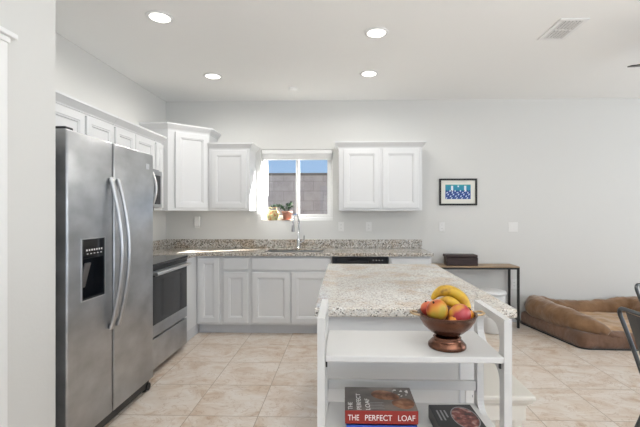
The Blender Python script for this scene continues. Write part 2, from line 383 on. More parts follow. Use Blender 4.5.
# near door with casing
struct('trim_1', MB().box(XN, XN+.018, DY1, DY1+.056, 0, 2.06, .004).box(XN, XN+.018, DY0-.056, DY0, 0, 2.06, .004).box(XN, XN+.018, DY0, DY1, 2.04, 2.06)
       .box(XN, XN+.022, DY0-.066, DY1+.066, 2.06, 2.085, .004).box(XN, XN+.036, DY0-.085, DY1+.090, 2.085, 2.108, .005), M['trim'])
d1 = struct('door_1', MB().box(XN-.06, XN-.022, DY0+.005, DY1-.006, .01, 2.03, .003), M['trim'])
kb = MB(); kb.lathe([(.0, 0), (.028, 0), (.028, .006), (.011, .01), (.010, .032), (.024, .04), (.029, .052), (.024, .064), (.0, .068)], (XN-.022, DY1-.035, .92), 20, axis=Matrix.Rotation(PI/2, 3, 'Y'))
kb.build('door_knob', M['black'], d1)

# window in the back wall
wy = YB+.085
win = struct('window_1', MB().box(WX0, WX1, wy, wy+.05, WZ0, WZ0+.04, .004).box(WX0, WX1, wy, wy+.05, WZ1-.035, WZ1, .004)
             .box(WX0, WX0+.032, wy, wy+.05, WZ0+.04, WZ1-.035, .004).box(WX1-.035, WX1, wy, wy+.05, WZ0+.04, WZ1-.035, .004), M['vinyl'])
sx0, sx1, sz0, sz1 = WX0+.033, WX1-.036, WZ0+.041, WZ1-.036
def sash(x0, x1, y, wdt):
    return MB().box(x0, x1, y, y+.02, sz0, sz0+wdt, .003).box(x0, x1, y, y+.02, sz1-wdt, sz1, .003).box(x0, x0+wdt, y, y+.02, sz0+wdt, sz1-wdt, .003).box(x1-wdt, x1, y, y+.02, sz0+wdt, sz1-wdt, .003)
s1 = sash(sx0, -.555, wy+.027, .022).build('sash', M['vinyl'], win)
s2 = sash(-.60, sx1, wy+.004, .036).build('sash', M['vinyl'], win)
MB().box(sx0+.022, -.577, wy+.036, wy+.039, sz0+.022, sz1-.022).build('pane', M['glass'], s1)
MB().box(-.564, sx1-.036, wy+.013, wy+.016, sz0+.036, sz1-.036).build('pane', M['glass'], s2)
MB().box(-.596, -.58, wy-.008, wy+.003, 1.62, 1.68, .003).build('latch', M['vinyl'], win)
t = thing('window_blind', 'white window blind raised into a stack at the top of the kitchen window', 'blind', (-.576, YB+.045, 2.0))
MB().box(WX0+.006, WX1-.006, YB+.012, YB+.06, WZ1-.055, WZ1-.002, .006).build('headrail', M['vinyl'], t)
mb = MB()
for k in range(8): mb.box(WX0+.012, WX1-.012, YB+.018, YB+.054, WZ1-.063-.0068*k, WZ1-.058-.0068*k, .001, 1)
mb.build('slat_stack', M['vinyl'], t)
MB().box(WX0+.012, WX1-.012, YB+.018, YB+.054, WZ1-.128, WZ1-.115, .004).build('bottom_rail', M['vinyl'], t)
MB().tube([(WX0+.085, YB+.02, WZ1-.06), (WX0+.085, YB+.02, 1.55)], .003, 8).build('wand', M['vinyl'], t)
# outdoors
struct('bounce_block_slab', MB().box(XL, WX0, YB+WT+.002, YB+WT+.03, 0, ZC).box(WX1, XR+.1, YB+WT+.002, YB+WT+.03, 0, ZC).box(WX0, WX1, YB+WT+.002, YB+WT+.03, 0, WZ0).box(WX0, WX1, YB+WT+.002, YB+WT+.03, WZ1, ZC), M['bounce_dark'])  # unseen dark slab added to cut sun bounce onto the block wall
struct('sun_block_slab', MB().box(5.65, 10, -2, 8, 2.55, 2.65), M['trim'])  # unseen slab added to keep the sun out of the right wall opening
struct('patio_ground', MB().box(-9, 9, YB+WT, 16, -.12, -.05), M['paver'])
t = thing('block_wall', 'grey concrete block garden wall outside the kitchen window', 'wall', (0, 8.1, -.05))
MB().box(-8, 8, 8.0, 8.2, -.05, 2.12).build('wall_face', M['block'], t)
MB().box(-8, 8, 7.985, 8.215, 2.12, 2.17, .005).build('wall_cap', M['paver'], t)

# ------------------------------------------------------------------ cabinets
CR = lambda z: [(-.004, z-.006), (.006, z-.006), (.010, z+.004), (.022, z+.018), (.040, z+.040), (.046, z+.046), (.046, z+.062), (-.004, z+.062)]
RL = Matrix.Rotation(PI/2, 4, 'Z')     # a front that faces -y turned to face +x
def door_at(x, y, z, w_, h, facing='back', ang=None, name='door', parent=None, rail=.055, t=.02):
    mb = MB()
    if facing == 'back': mb.M = Matrix.Translation((x, y, z))
    elif facing == 'left': mb.M = Matrix.Translation((x, y, z)) @ RL
    else: mb.M = Matrix.Translation((x, y, z)) @ Matrix.Rotation(ang, 4, 'Z')
    mb.door(w_, h, t, rail); return mb.build(name, M['cab'], parent)

FY = 4.21      # face of the back base cabinets
def base_cab(x0, x1, label, doors, drawers=(), open_top=False):
    t = thing('base_cabinet', label, 'cabinet', ((x0+x1)/2, 4.5, 0), 'white base cabinets under the back counter')
    if open_top: MB().box(x0, x1, FY, FY+.02, .11, .866).box(x0, x0+.018, FY+.02, YB-.02, .11, .866).box(x1-.018, x1, FY+.02, YB-.02, .11, .866).box(x0, x1, YB-.02, YB-.002, .11, .866).box(x0+.018, x1-.018, FY+.02, YB-.02, .11, .13).build('body', M['cab'], t)
    else: MB().box(x0, x1, FY, YB-.002, .11, .866, .001, 1).build('body', M['cab'], t)
    MB().box(x0, x1, FY+.075, FY+.09, .001, .109).build('toe_kick', M['toe'], t)
    for a, b, z0, z1 in doors: door_at(a, FY, z0, b-a, z1-z0, parent=t)
    for a, b, z0, z1 in drawers:
        MB().box(a, b, FY-.02, FY, z0, z1, .004).build('drawer_front', M['cab'], t)
    return t
base_cab(-1.608, -1.33, 'narrow white base cabinet with one full height door in the corner by the range', [(-1.585, -1.353, .137, .845)])
base_cab(-1.329, -1.018, 'white base cabinet with a small drawer above one door, left of the sink cabinet', [(-1.303, -1.036, .137, .687)], [(-1.303, -1.036, .715, .845)])
base_cab(-1.017, -.127, 'wide white sink cabinet with a long false drawer front over two doors', [(-.992, -.576, .137, .687), (-.560, -.150, .137, .687)], [(-.992, -.150, .715, .845)], True)
base_cab(.499, .955, 'white base cabinet at the right end of the back counter beside the dishwasher', [(.52, .935, .137, .687)], [(.52, .935, .715, .845)])
t = thing('base_cabinet', 'white filler cabinet between the range and the corner of the counter', 'cabinet', (-1.9, 4.0, 0), 'white base cabinets under the back counter')
MB().box(XL+.002, -1.61, 3.815, YB-.002, .11, .866, .001, 1).build('body', M['cab'], t)
MB().box(-1.63, -1.612, 3.815, FY+.074, .001, .109).build('toe_kick', M['toe'], t)

# dishwasher
t = thing('dishwasher', 'dishwasher with a black control panel under the counter right of the sink', 'dishwasher', (.186, 4.5, 0))
MB().box(-.122, .494, FY+.01, YB-.03, .10, .864).build('body', M['steel_dark'], t)
MB().box(-.118, .49, FY-.018, FY+.009, .125, .775, .004).build('door', M['steel'], t)
p = MB().box(-.118, .49, FY-.024, FY+.009, .782, .86, .004).build('control_panel', M['gloss_black'], t)
MB().box(.05, .28, FY-.03, FY-.0245, .79, .815, .003).build('pocket_handle', M['black'], p)
mb = MB()
for k in range(4): mb.box(.32+.032*k, .335+.032*k, FY-.0258, FY-.0245, .822, .83)
mb.build('button', M['ink_grey'], p)
MB().box(-.122, .494, FY+.07, FY+.085, .001, .10).build('toe_kick', M['black'], t)

# uppers
def upper(x0, x1, z0, z1, label, doors, crown_l=True, crown_r=True):
    t = thing('wall_cabinet', label, 'cabinet', ((x0+x1)/2, 4.65, z0), 'white wall cabinets')
    MB().box(x0, x1, 4.49, YB-.002, z0, z1, .001, 1).build('body', M['cab'], t)
    for a, b in doors: door_at(a, 4.49, z0+.03, b-a, z1-z0-.055, parent=t)
    path = []
    if crown_l: path.append((x0, YB-.002))
    path += [(x0, 4.49), (x1, 4.49)]
    if crown_r: path.append((x1, YB-.002))
    MB().sweep(path, CR(z1)).build('crown_molding', M['cab'], t)
    return t
upper(-.048, .91, 1.363, 2.10, 'white two door wall cabinet to the right of the kitchen window', [(.005, .42), (.458, .872)])
upper(-1.572, -1.09, 1.363, 2.09, 'white single door wall cabinet left of the kitchen window', [(-1.535, -1.127)], crown_l=False)

# diagonal corner cabinet
A, B = Vector((-1.925, 4.205)), Vector((-1.575, 4.515))
t = thing('corner_cabinet', 'tall diagonal white wall cabinet filling the corner of the kitchen', 'cabinet', (-2.0, 4.6, 1.363), 'white wall cabinets')
MB().prism([(XL+.002, A.y), (A.x, A.y), (B.x, B.y), (B.x, YB-.002), (XL+.002, YB-.002)], 1.363, 2.265).build('body', M['cab'], t)
d = (B-A); ang = math.atan2(d.y, d.x); L_ = d.length
q = A + d.normalized()*.075
door_at(q.x, q.y, 1.393, L_-.095, .845, 'diag', ang, parent=t)
MB().sweep([(XL+.002, A.y), (A.x, A.y), (B.x, B.y), (B.x, YB-.002)], CR(2.265)).build('crown_molding', M['cab'], t)

# left wall uppers
UX = -1.89
def left_upper(y0, y1, z0, z1, label, doors, dz0=.025):
    t = thing('wall_cabinet', label, 'cabinet', (-2.06, (y0+y1)/2, z0), 'white wall cabinets')
    MB().box(XL+.002, UX, y0, y1, z0, z1, .001, 1).build('body', M['cab'], t)
    for a, b in doors: door_at(UX, a, z0+dz0, b-a, z1-z0-dz0-.02, 'left', parent=t, rail=.05)
    MB().sweep([(UX, y0), (UX, y1)], CR(z1)).build('crown_molding', M['cab'], t)
    return t
left_upper(1.93, 3.128, 1.80, 2.065, 'white wall cabinet with three doors above the refrigerator', [(1.95, 2.34), (2.36, 2.757), (2.781, 3.115)])
left_upper(3.13, 3.82, 1.765, 2.065, 'white wall cabinet with two doors above the microwave', [(3.142, 3.44), (3.448, 3.80)])
left_upper(3.822, 4.0, 1.363, 2.065, 'slim white wall cabinet between the microwave and the corner cabinet', [(3.838, 3.985)])

# ------------------------------------------------------------------ countertop, sink, faucet
SX0, SX1, SY0, SY1 = -.89, -.22, 4.255, 4.69
t = thing('countertop', 'speckled granite counter along the back wall with a low granite backsplash', 'countertop', (-.6, 4.5, .868))
mb = MB(); ys = 4.17
CT0, CT1 = .883, .903
mb.box(-1.585, SX0, ys, YB-.002, CT0, CT1, .003).box(SX1, .972, ys, YB-.002, CT0, CT1, .003)
mb.box(SX0, SX1, ys, SY0, CT0, CT1, .003).box(SX0, SX1, SY1, YB-.002, CT0, CT1, .003).box(XL+.002, -1.585, 3.813, YB-.002, CT0, CT1, .003)
mb.box(-1.585, .972, ys, ys+.03, .868, .8835, .002).box(.944, .972, ys+.03, YB-.002, .868, .8835, .002).box(-1.615, -1.585, 3.813, ys+.03, .868, .8835, .002)
mb.build('slab', M['granite'], t)
MB().box(XL+.024, .975, YB-.024, YB-.002, CT1, 1.008, .003).build('backsplash', M['granite'], t)
MB().box(XL+.002, XL+.024, 3.813, YB-.002, CT1, 1.008, .003).build('backsplash', M['granite'], t)
t = thing('kitchen_sink', 'stainless undermount sink set into the back counter under the window', 'sink', (-.555, 4.47, .70))
mb = MB(); i = .012
mb.box(SX0+.002, SX0+i, SY0+.002, SY1-.002, .70, .882).box(SX1-i, SX1-.002, SY0+.002, SY1-.002, .70, .882).box(SX0+i, SX1-i, SY0+.002, SY0+i, .70, .882).box(SX0+i, SX1-i, SY1-i, SY1-.002, .70, .882).box(SX0+.002, SX1-.002, SY0+.002, SY1-.002, .69, .70)
mb.build('basin', M['steel_light'], t)
MB().lathe([(0, .702), (.04, .702), (.042, .7005)], (-.555, 4.5, 0), 24).build('drain', M['chrome'], t)
fx, fy, cz = -.546, 4.745, CT1
t = thing('faucet', 'chrome gooseneck kitchen faucet with a pull down head behind the sink', 'faucet', (fx, fy, cz))
MB().lathe([(0, 0), (.030, 0), (.030, .006), (.024, .012), (.023, .10), (.018, .115), (.0, .116)], (fx, fy, cz+.001), 24).build('base', M['chrome'], t)
pth = [(fx, fy, cz+.10), (fx, fy, cz+.33)]
for k in range(13):
    a = PI*k/12; pth.append((fx-.025*(1-math.cos(a))*.9, fy-.085*(1-math.cos(a)), cz+.33+.085*math.sin(a)))
MB().tube(pth, .0125, 14).build('spout', M['chrome'], t)
e = Vector(pth[-1])
MB().tube([e+Vector((0, 0, .002)), e-Vector((0, 0, .03)), e-Vector((0, 0, .035)), e-Vector((0, 0, .12))], [.0135, .0145, .018, .021], 14).build('spray_head', M['steel_dark'], t)
MB().tube([(fx+.02, fy, cz+.07), (fx+.055, fy, cz+.085), (fx+.066, fy-.005, cz+.11), (fx+.07, fy-.01, cz+.16)], [.010, .010, .008, .006], 12).build('handle', M['chrome'], t)

# ------------------------------------------------------------------ refrigerator
FX = -1.44; Y0, YS, Y1 = 1.985, 2.392, 2.903
t = thing('refrigerator', 'tall stainless steel side by side refrigerator with an ice and water dispenser', 'refrigerator', (-1.83, 2.44, 0))
MB().box(-2.2, FX-.075, Y0+.004, Y1-.004, .03, 1.765, .006).build('body', M['steel_dark'], t)
def fdoor(y0, y1, hole=None):
    mb = MB(); R = .011; b = bmesh.new()
    # rounded slab, extruded vertically, with an opening for the dispenser
    def prof(y):  # plan outline x at the front for rounded ends
        d = min(y-y0, y1-y); return FX-(R-math.sqrt(max(0, R*R-(R-min(d, R))**2)))
    ys = sorted(set([y0+R*(1-math.cos(PI/2*k/6)) for k in range(7)]+[y1-R*(1-math.cos(PI/2*k/6)) for k in range(7)]+([hole[0], hole[1]] if hole else [])))
    zs = [.085, .095]+([hole[2], hole[3]] if hole else [])+[1.765, 1.775]
    V = {}
    for i, y in enumerate(ys):
        for k, z in enumerate(zs):
            x = prof(y)-(.010 if k in (0, len(zs)-1) else 0); V[i, k] = b.verts.new((x, y, z))
    for i in range(len(ys)-1):
        for k in range(len(zs)-1):
            if hole and ys[i] >= hole[0]-1e-6 and ys[i+1] <= hole[1]+1e-6 and zs[k] >= hole[2]-1e-6 and zs[k+1] <= hole[3]+1e-6: continue
            b.faces.new([V[i, k], V[i+1, k], V[i+1, k+1], V[i, k+1]]).smooth = True
    mb.bm(b, True)
    xb = FX-.07
    n = len(ys); kz = len(zs)-1
    fx_ = lambda i, k: prof(ys[i])-(.010 if k in (0, kz) else 0)
    for k in (0, kz):
        loop = [(fx_(i, k), ys[i], zs[k]) for i in range(n)]+[(xb, y1, zs[k]), (xb, y0, zs[k])]
        mb.add(loop, [list(range(len(loop)))])
    for i in (0, n-1):
        loop = [(fx_(i, k), ys[i], zs[k]) for k in range(kz+1)]+[(xb, ys[i], zs[-1]), (xb, ys[i], zs[0])]
        mb.add(loop, [list(range(len(loop)))])
    mb.add([(xb, y0, zs[0]), (xb, y1, zs[0]), (xb, y1, zs[-1]), (xb, y0, zs[-1])], [[0, 1, 2, 3]])
    return mb
H = (2.095, 2.298, .845, 1.185)
MB().box(FX-.074, FX-.02, YS-.007, YS+.007, .09, 1.77).build('gap_shade', M['black'], t)  # black strip put in as the shade in the gap between the doors
fz = fdoor(Y0, YS-.008, H).build('freezer_door', M['steel'], t)
fr = fdoor(YS+.008, Y1).build('fridge_door', M['steel'], t)
# dispenser
mb = MB(); hy0, hy1, hz0, hz1 = H
mb.box(FX-.068, FX-.062, hy0, hy1, hz0, hz1).box(FX-.062, FX+.001, hy0, hy0+.006, hz0, hz1).box(FX-.062, FX+.001, hy1-.006, hy1, hz0, hz1).box(FX-.062, FX+.001, hy0+.006, hy1-.006, hz0, hz0+.012)
dsp = mb.build('dispenser', M['gloss_black'], fz)
MB().box(FX-.062, FX+.003, hy0+.006, hy1-.006, 1.075, hz1, .003).build('control_panel', M['gloss_black'], dsp)
mb = MB()
for k in range(7): mb.box(FX+.003, FX+.0042, hy0+.035+.022*k, hy0+.045+.022*k, 1.118, 1.128)
for k in range(5): mb.box(FX+.003, FX+.0042, hy0+.04+.03*k, hy0+.052+.03*k, 1.100, 1.104)
mb.build('indicator', M['ink_white'], dsp)
MB().box(FX-.045, FX-.035, hy0+.06, hy0+.11, .90, 1.05, .004, rot=Matrix.Rotation(.25, 3, 'Y')).build('paddle', M['steel_dark'], dsp)
mb = MB()
b_ = .006
mb.box(FX-.004, FX+.005, hy0-b_, hy1+b_, hz0-b_, hz0, .002).box(FX-.004, FX+.005, hy0-b_, hy0, hz0, hz1).box(FX-.004, FX+.005, hy1, hy1+b_, hz0, hz1).box(FX-.004, FX+.005, hy0-b_, hy1+b_, hz1, hz1+b_)
mb.build('dispenser_bezel', M['steel_light'], fz)
def handle(y, par, lean):
    pth = []
    for k in range(25):
        s = k/24; bow = math.sin(PI*s)
        pth.append((FX+.008+.064*bow**.85, y+lean*bow, .62+.93*s))
    mb = MB().tube(pth, .0135, 12, sx=1.25, up=(0, 1, 0))
    mb.build('handle', M['steel_handle'], par)
handle(2.352, fz, .012); handle(2.432, fr, .012)
MB().box(FX, FX+.003, 2.79, 2.835, 1.655, 1.695, .001, 1).build('badge', M['steel_light'], fr)
MB().box(FX-.07, FX-.028, Y0+.01, Y1-.012, .022, .080, .003).build('base_grille', M['black'], t)
for yy in (Y0+.05, Y1-.05): MB().lathe([(0, 0), (.02, 0), (.02, .02), (0, .022)], (FX-.05, yy, .001), 16).build('foot', M['black'], t)
MB().tube([(FX-.055, Y1-.03, .030), (FX-.02, Y1-.03, .030)], .028, 16).build('roller', M['black'], t)
for yy in (Y0+.045,): MB().box(FX-.12, FX-.02, yy-.03, yy+.03, 1.7755, 1.792, .005).build('hinge_cover', M['black'], t)

# ------------------------------------------------------------------ range and microwave
RY0, RY1, RX = 3.04, 3.80, -1.545
t = thing('range', 'stainless steel electric range with a black glass cooktop left of the corner', 'range', (-1.89, 3.42, 0))
MB().box(XL+.03, RX-.03, RY0, RY1, .03, .893, .003).build('body', M['steel_dark'], t)
ct = MB().box(XL+.03, RX+.005, RY0-.002, RY1+.004, .895, .916, .004).build('cooktop', M['gloss_black'], t)
for bx, by, br_ in ((-2.02, 3.22, .08), (-2.02, 3.62, .10), (-1.74, 3.22, .10), (-1.74, 3.62, .08)):
    MB().lathe([(br_-.003, .9165), (br_-.003, .9172), (br_, .9172), (br_, .9165)], (bx, by, 0), 32).build('burner_ring', M['ink_grey'], ct)
MB().box(RX-.03, RX, RY0, RY1, .858, .893, .004).build('control_strip', M['black'], t)
dr = MB().box(RX-.03, RX, RY0+.002, RY1-.002, .315, .855, .004).build('oven_door', M['steel'], t)
MB().box(RX, RX+.004, RY0+.004, RY1-.018, .415, .828, .002, 1).build('oven_window', M['gloss_black'], dr)
hm = MB().tube([(RX+.045, RY0+.03, .838), (RX+.045, RY1-.03, .838)], .0145, 14)
for yy in (RY0+.06, RY1-.06): hm.box(RX+.001, RX+.045, yy-.014, yy+.014, .828, .848, .003)
hm.build('handle', M['steel_light'], dr)
MB().box(RX-.03, RX-.002, RY0+.002, RY1-.002, .05, .30, .004).build('drawer', M['steel'], t)
for yy in (RY0+.04, RY1-.04):
    for xx in (RX-.08, XL+.1): MB().lathe([(0, 0), (.018, 0), (.018, .028), (0, .029)], (xx, yy, .001), 14).build('foot', M['black'], t)

MX = -1.805
t = thing('microwave', 'stainless over the range microwave with a curved door handle', 'microwave', (-2.03, 3.43, 1.38))
MB().box(XL+.002, MX-.03, 3.06, 3.815, 1.385, 1.762, .003).build('body', M['steel_dark'], t)
dr = MB().box(MX-.029, MX, 3.062, 3.64, 1.39, 1.745, .004).build('door', M['steel'], t)
MB().box(MX, MX+.003, 3.10, 3.55, 1.43, 1.70, .001, 1).build('window', M['gloss_black'], dr)
pth = [(MX+.006+.035*math.sin(PI*k/12), 3.615, 1.41+.31*k/12) for k in range(13)]
MB().tube(pth, .011, 10).build('handle', M['steel_light'], dr)
cp = MB().box(MX-.029, MX, 3.645, 3.813, 1.39, 1.745, .004).build('control_panel', M['steel'], t)
MB().box(MX, MX+.002, 3.66, 3.78, 1.42, 1.70, .0008, 1).build('keypad', M['gloss_black'], cp)

# ------------------------------------------------------------------ wall bits
def outlet(x, z, label, kind='outlet', y=YB, grp='white outlet covers on the walls'):
    t = thing('wall_outlet' if kind == 'outlet' else 'light_switch', label, 'outlet' if kind == 'outlet' else 'switch', (x, y, z), grp)
    wd = .035 if kind == 'outlet' else .058
    MB().box(x-wd, x+wd, y-.006, y-.0005, z-.058, z+.058, .003).build('cover_plate', M['plate'], t)
    if kind == 'outlet':
        for dz in (-.02, .02):
            r = MB().box(x-.016, x+.016, y-.0075, y-.006, z+dz-.014, z+dz+.014, .004, 1).build('receptacle', M['plate'], t)
            MB().box(x-.0065, x-.0045, y-.0079, y-.0075, z+dz-.004, z+dz+.006).box(x+.0045, x+.0065, y-.0079, y-.0075, z+dz-.004, z+dz+.006).build('slot', M['slot'], r)
    else:
        for dx in (-.023, .023):
            MB().box(x+dx-.016, x+dx+.016, y-.009, y-.006, z-.033, z+.033, .002, 1).build('rocker', M['plate'], t)
    return t
outlet(-.025, 1.166, 'white outlet under the left end of the wall cabinet right of the window')
outlet(.319, 1.166, 'white outlet under the middle of the wall cabinet right of the window')
outlet(1.222, 1.166, 'white outlet on the back wall below the framed picture')
outlet(2.103, .462, 'white outlet low on the back wall beside the console table legs')
outlet(2.092, 1.164, 'white double light switch on the back wall right of the framed picture', 'switch')
t = outlet(-1.83, 1.205, 'white outlet with a plugged in adapter on the wall under the corner cabinet')
MB().box(-1.858, -1.785, YB-.05, YB-.009, 1.165, 1.292, .012).build('adapter', M['plate'], t)

px0, px1, pz0, pz1 = 1.187, 1.649, 1.43, 1.76
t = thing('framed_picture', 'small framed blue group picture hanging on the back wall', 'picture', (1.418, YB, 1.43))
fb = .022
MB().box(px0, px1, YB-.024, YB-.001, pz0, pz0+fb, .002).box(px0, px1, YB-.024, YB-.001, pz1-fb, pz1, .002).box(px0, px0+fb, YB-.024, YB-.001, pz0+fb, pz1-fb, .002).box(px1-fb, px1, YB-.024, YB-.001, pz0+fb, pz1-fb, .002).build('frame', M['frame_black'], t)
MB().box(px0+fb, px1-fb, YB-.010, YB-.001, pz0+fb, pz1-fb).build('mat', M['mat_board'], t)
M['p_teal'] = mat('print_teal', (.02, .27, .42), .5); M['p_blue'] = mat('print_blue', (.05, .13, .45), .5); M['p_navy'] = mat('print_navy', (.012, .02, .11), .5); M['p_white'] = mat('print_white', (.72, .80, .86), .5); M['p_green'] = mat('print_green', (.03, .33, .36), .5)
ix0, ix1, iz0, iz1 = 1.262, 1.572, 1.508, 1.686
mb = MB(); yy = YB-.0105
def pq(x0, x1, z0, z1, mi, lay=0):
    mb.add([(x0, yy-.0003*lay, z0), (x1, yy-.0003*lay, z0), (x1, yy-.0003*lay, z1), (x0, yy-.0003*lay, z1)], [[0, 1, 2, 3]], mi=mi)
pq(ix0, ix1, iz0+.10, iz1, 0); pq(ix0, ix1, iz0+.0, iz0+.10, 1); pq(ix0, ix1, iz1-.018, iz1, 4, 1)
for cx_ in (1.345, 1.505): pq(cx_-.013, cx_+.013, 1.60, 1.672, 3, 2)
pq(1.412, 1.428, 1.655, 1.675, 3, 2)
rr = random.Random(3)
for row in range(5):
    for k in range(14):
        x = ix0+.014+k*.0212+(row % 2)*.008; z = iz0+.012+row*.022
        c_ = 2 if (k+row) % 3 else 3
        a = .9 if row < 3 else rr.uniform(0, 2)
        vs = []
        for j in range(10):
            th = 2*PI*j/10; u, v_ = .0125*math.cos(th), .0055*math.sin(th)
            vs.append((min(ix1, max(ix0, x+u*math.cos(a)-v_*math.sin(a))), yy-.0009-.00005*row, min(iz1, max(iz0, z+u*math.sin(a)+v_*math.cos(a)))))
        mb.add(vs, [list(range(10))], mi=c_)
mb.build('print', [M['p_teal'], M['p_blue'], M['p_navy'], M['p_white'], M['p_green']], t)

# ceiling
def downlight(x, y, label):
    t = thing('recessed_light', label, 'light', (x, y, ZC), 'recessed ceiling lights')
    MB().lathe([(.070, -.002), (.072, -.008), (.092, -.006), (.094, -.0005), (.07, -.0005)], (x, y, ZC), 36).build('trim_ring', M['trim'], t)
    MB().lathe([(0, -.004), (.071, -.004)], (x, y, ZC), 36).build('lens', M['lens'], t)
    l = light('downlight', 'SPOT', (x, y, ZC-.02), (0, 0, -1), 22, (1, .97, .92)); l.data.spot_size = math.radians(176); l.data.spot_blend = .45; l.data.shadow_soft_size = .07
downlight(-1.313, 2.744, 'recessed ceiling light at the front left, nearest the refrigerator')
downlight(.261, 3.023, 'recessed ceiling light at the front right, above the island')
downlight(-1.333, 3.935, 'recessed ceiling light at the back left, nearest the corner cabinet')
downlight(.262, 3.906, 'recessed ceiling light at the back right, nearest the wall with the picture')
t = thing('smoke_detector', 'small white round detector on the ceiling near the window wall', 'detector', (-.562, 4.335, ZC))
MB().lathe([(0, -.03), (.03, -.03), (.045, -.022), (.05, -.0005)], (-.562, 4.335, ZC), 28).build('cover', M['ceiling'], t)
vx0, vx1, vy0, vy1 = 1.572, 1.782, 2.835, 3.178
t = thing('ceiling_vent', 'white rectangular air vent with louvers over painted shade in the ceiling', 'vent', ((vx0+vx1)/2, (vy0+vy1)/2, ZC))
MB().box(vx0, vx1, vy0, vy0+.03, ZC-.008, ZC-.0005, .002).box(vx0, vx1, vy1-.03, vy1, ZC-.008, ZC-.0005, .002).box(vx0, vx0+.03, vy0+.03, vy1-.03, ZC-.008, ZC-.0005, .002).box(vx1-.03, vx1, vy0+.03, vy1-.03, ZC-.008, ZC-.0005, .002).box(vx0+.03, vx1-.03, 3.0, 3.014, ZC-.008, ZC-.0005).build('frame', M['trim'], t)
MB().box(vx0+.03, vx1-.03, vy0+.03, vy1-.03, ZC-.0025, ZC-.0005).build('duct_shade', M['vent_dark'], t)  # dark sheet painted as the shade behind the louvers
for y0, y1 in ((vy0+.03, 3.0), (3.014, vy1-.03)):
    for k in range(6):
        x = vx0+.042+k*.026
        MB().box(x-.008, x+.008, y0, y1, ZC-.0075, ZC-.0055, rot=Matrix.Rotation(.55, 3, 'Y')).build('louver', M['trim'], t)
fcx, fcy, fz_ = 2.83, 2.82, 2.44
t = thing('ceiling_fan', 'ceiling fan with dark blades, only one blade tip reaching in at the right', 'fan', (fcx, fcy, ZC))
MB().lathe([(0, ZC-.05), (.045, ZC-.05), (.07, ZC-.0005)], (fcx, fcy, 0), 28).build('canopy', M['bronze'], t)
MB().tube([(fcx, fcy, 2.53), (fcx, fcy, ZC-.05)], .012, 12).build('downrod', M['bronze'], t)
MB().lathe([(0, 2.37), (.07, 2.375), (.10, 2.41), (.105, 2.46), (.08, 2.51), (.03, 2.53), (0, 2.53)], (fcx, fcy, 0), 28).build('motor', M['bronze'], t)
for k in range(5):
    mb = MB(); mb.M = Matrix.Translation((fcx, fcy, fz_)) @ Matrix.Rotation(math.radians(167)+k*2*PI/5, 4, 'Z') @ Matrix.Rotation(-.22, 4, 'X')
    n = 10; top = []
    for j in range(n+1):
        s = j/n; x = .12+.57*s; wd = .045+.025*math.sin(PI*min(1, s*.9)) if s < .93 else .03
        top.append((x, wd))
    pts = [(x, -w_) for x, w_ in top]+[(x, w_) for x, w_ in top[::-1]]
    mb.prism(pts, -.004, .004); mb.build('blade', M['bronze'], t)

# ------------------------------------------------------------------ console table, box, bin
t = thing('console_table', 'narrow console table with a wood top and black metal legs on the back wall', 'table', (1.51, 4.67, 0))
tx0, tx1, ty0, ty1, tz = .985, 2.045, 4.53, 4.80, .715
MB().box(tx0, tx1, ty0, ty1, tz-.012, tz, .002).build('tabletop', M['wood_top'], t)
q = .024
for x in (tx0+.001, tx1-q-.001):
    for y in (ty0+.001, ty1-q-.001): MB().box(x, x+q, y, y+q, .001, tz-.013, .001, 1).build('leg', M['frame_black'], t)
for a in ((tx0+q+.002, tx1-q-.002, ty0+.002, ty0+.02), (tx0+q+.002, tx1-q-.002, ty1-.022, ty1-.004), (tx0+.002, tx0+.02, ty0+q+.002, ty1-q-.002), (tx1-.02, tx1-.002, ty0+q+.002, ty1-q-.002)):
    MB().box(*a, tz-.034, tz-.013).build('apron_rail', M['frame_black'], t)
for x in (tx0+.002, tx1-.02): MB().box(x, x+.018, ty0+q+.002, ty1-q-.002, .09, .108).build('stretcher', M['frame_black'], t)
t = thing('storage_box', 'dark brown wooden box with a lid on the console table', 'box', (1.40, 4.66, tz))
R_ = Matrix.Rotation(-.03, 3, 'Z')
MB().box(1.222, 1.585, 4.58, 4.74, tz+.001, tz+.095, .006, rot=R_).build('body', M['box_wood'], t)
MB().box(1.212, 1.580, 4.576, 4.744, tz+.097, tz+.128, .006, rot=R_).build('lid', M['box_wood'], t)
bx, by = 1.675, 4.40
t = thing('waste_bin', 'white round lidded bin on the floor in front of the console table', 'bin', (bx, by, 0))
MB().lathe([(0, .001), (.10, .001), (.115, .012), (.142, .43), (.135, .43), (.10, .02), (0, .02)], (bx, by, 0), 36).build('bucket', M['bin'], t)
MB().lathe([(0, .475), (.10, .474), (.145, .462), (.155, .45), (.155, .432), (.144, .432)], (bx, by, 0), 36).build('lid', M['bin'], t)

# ------------------------------------------------------------------ dog bed
t = thing('dog_bed', 'large brown suede dog bed with a bolster rim against the back wall', 'dog bed', (2.9, 4.3, 0))
LB, LF, RF, RB = Vector((2.14, 4.79)), Vector((2.335, 3.84)), Vector((3.62, 3.80)), Vector((3.55, 4.79))
def bump(p, s, a): return Vector((noise.noise(p*s), noise.noise(p*s+Vector((9, 2, 5))), noise.noise(p*s+Vector((3, 7, 1)))))*a
def outline(inset, n=12, rad=.09):
    c = [LB, LF, RF, RB]; out = []
    cen = sum(c, Vector((0, 0)))/4
    for i in range(4):
        p, a, b = c[i], c[i-1], c[(i+1) % 4]
        u, v = (a-p).normalized(), (b-p).normalized()
        r = max(.03, rad-inset*.3)
        p2 = p+(u+v)*inset
        for k in range(n+1):
            s = k/n; out.append(p2+u*r*(1-s)**2+v*r*s**2)
    # densify
    res = []
    for i in range(len(out)):
        a, b = out[i], out[(i+1) % len(out)]; m = max(1, int((b-a).length/.04))
        for k in range(m): res.append(a.lerp(b, k/m))
    return res
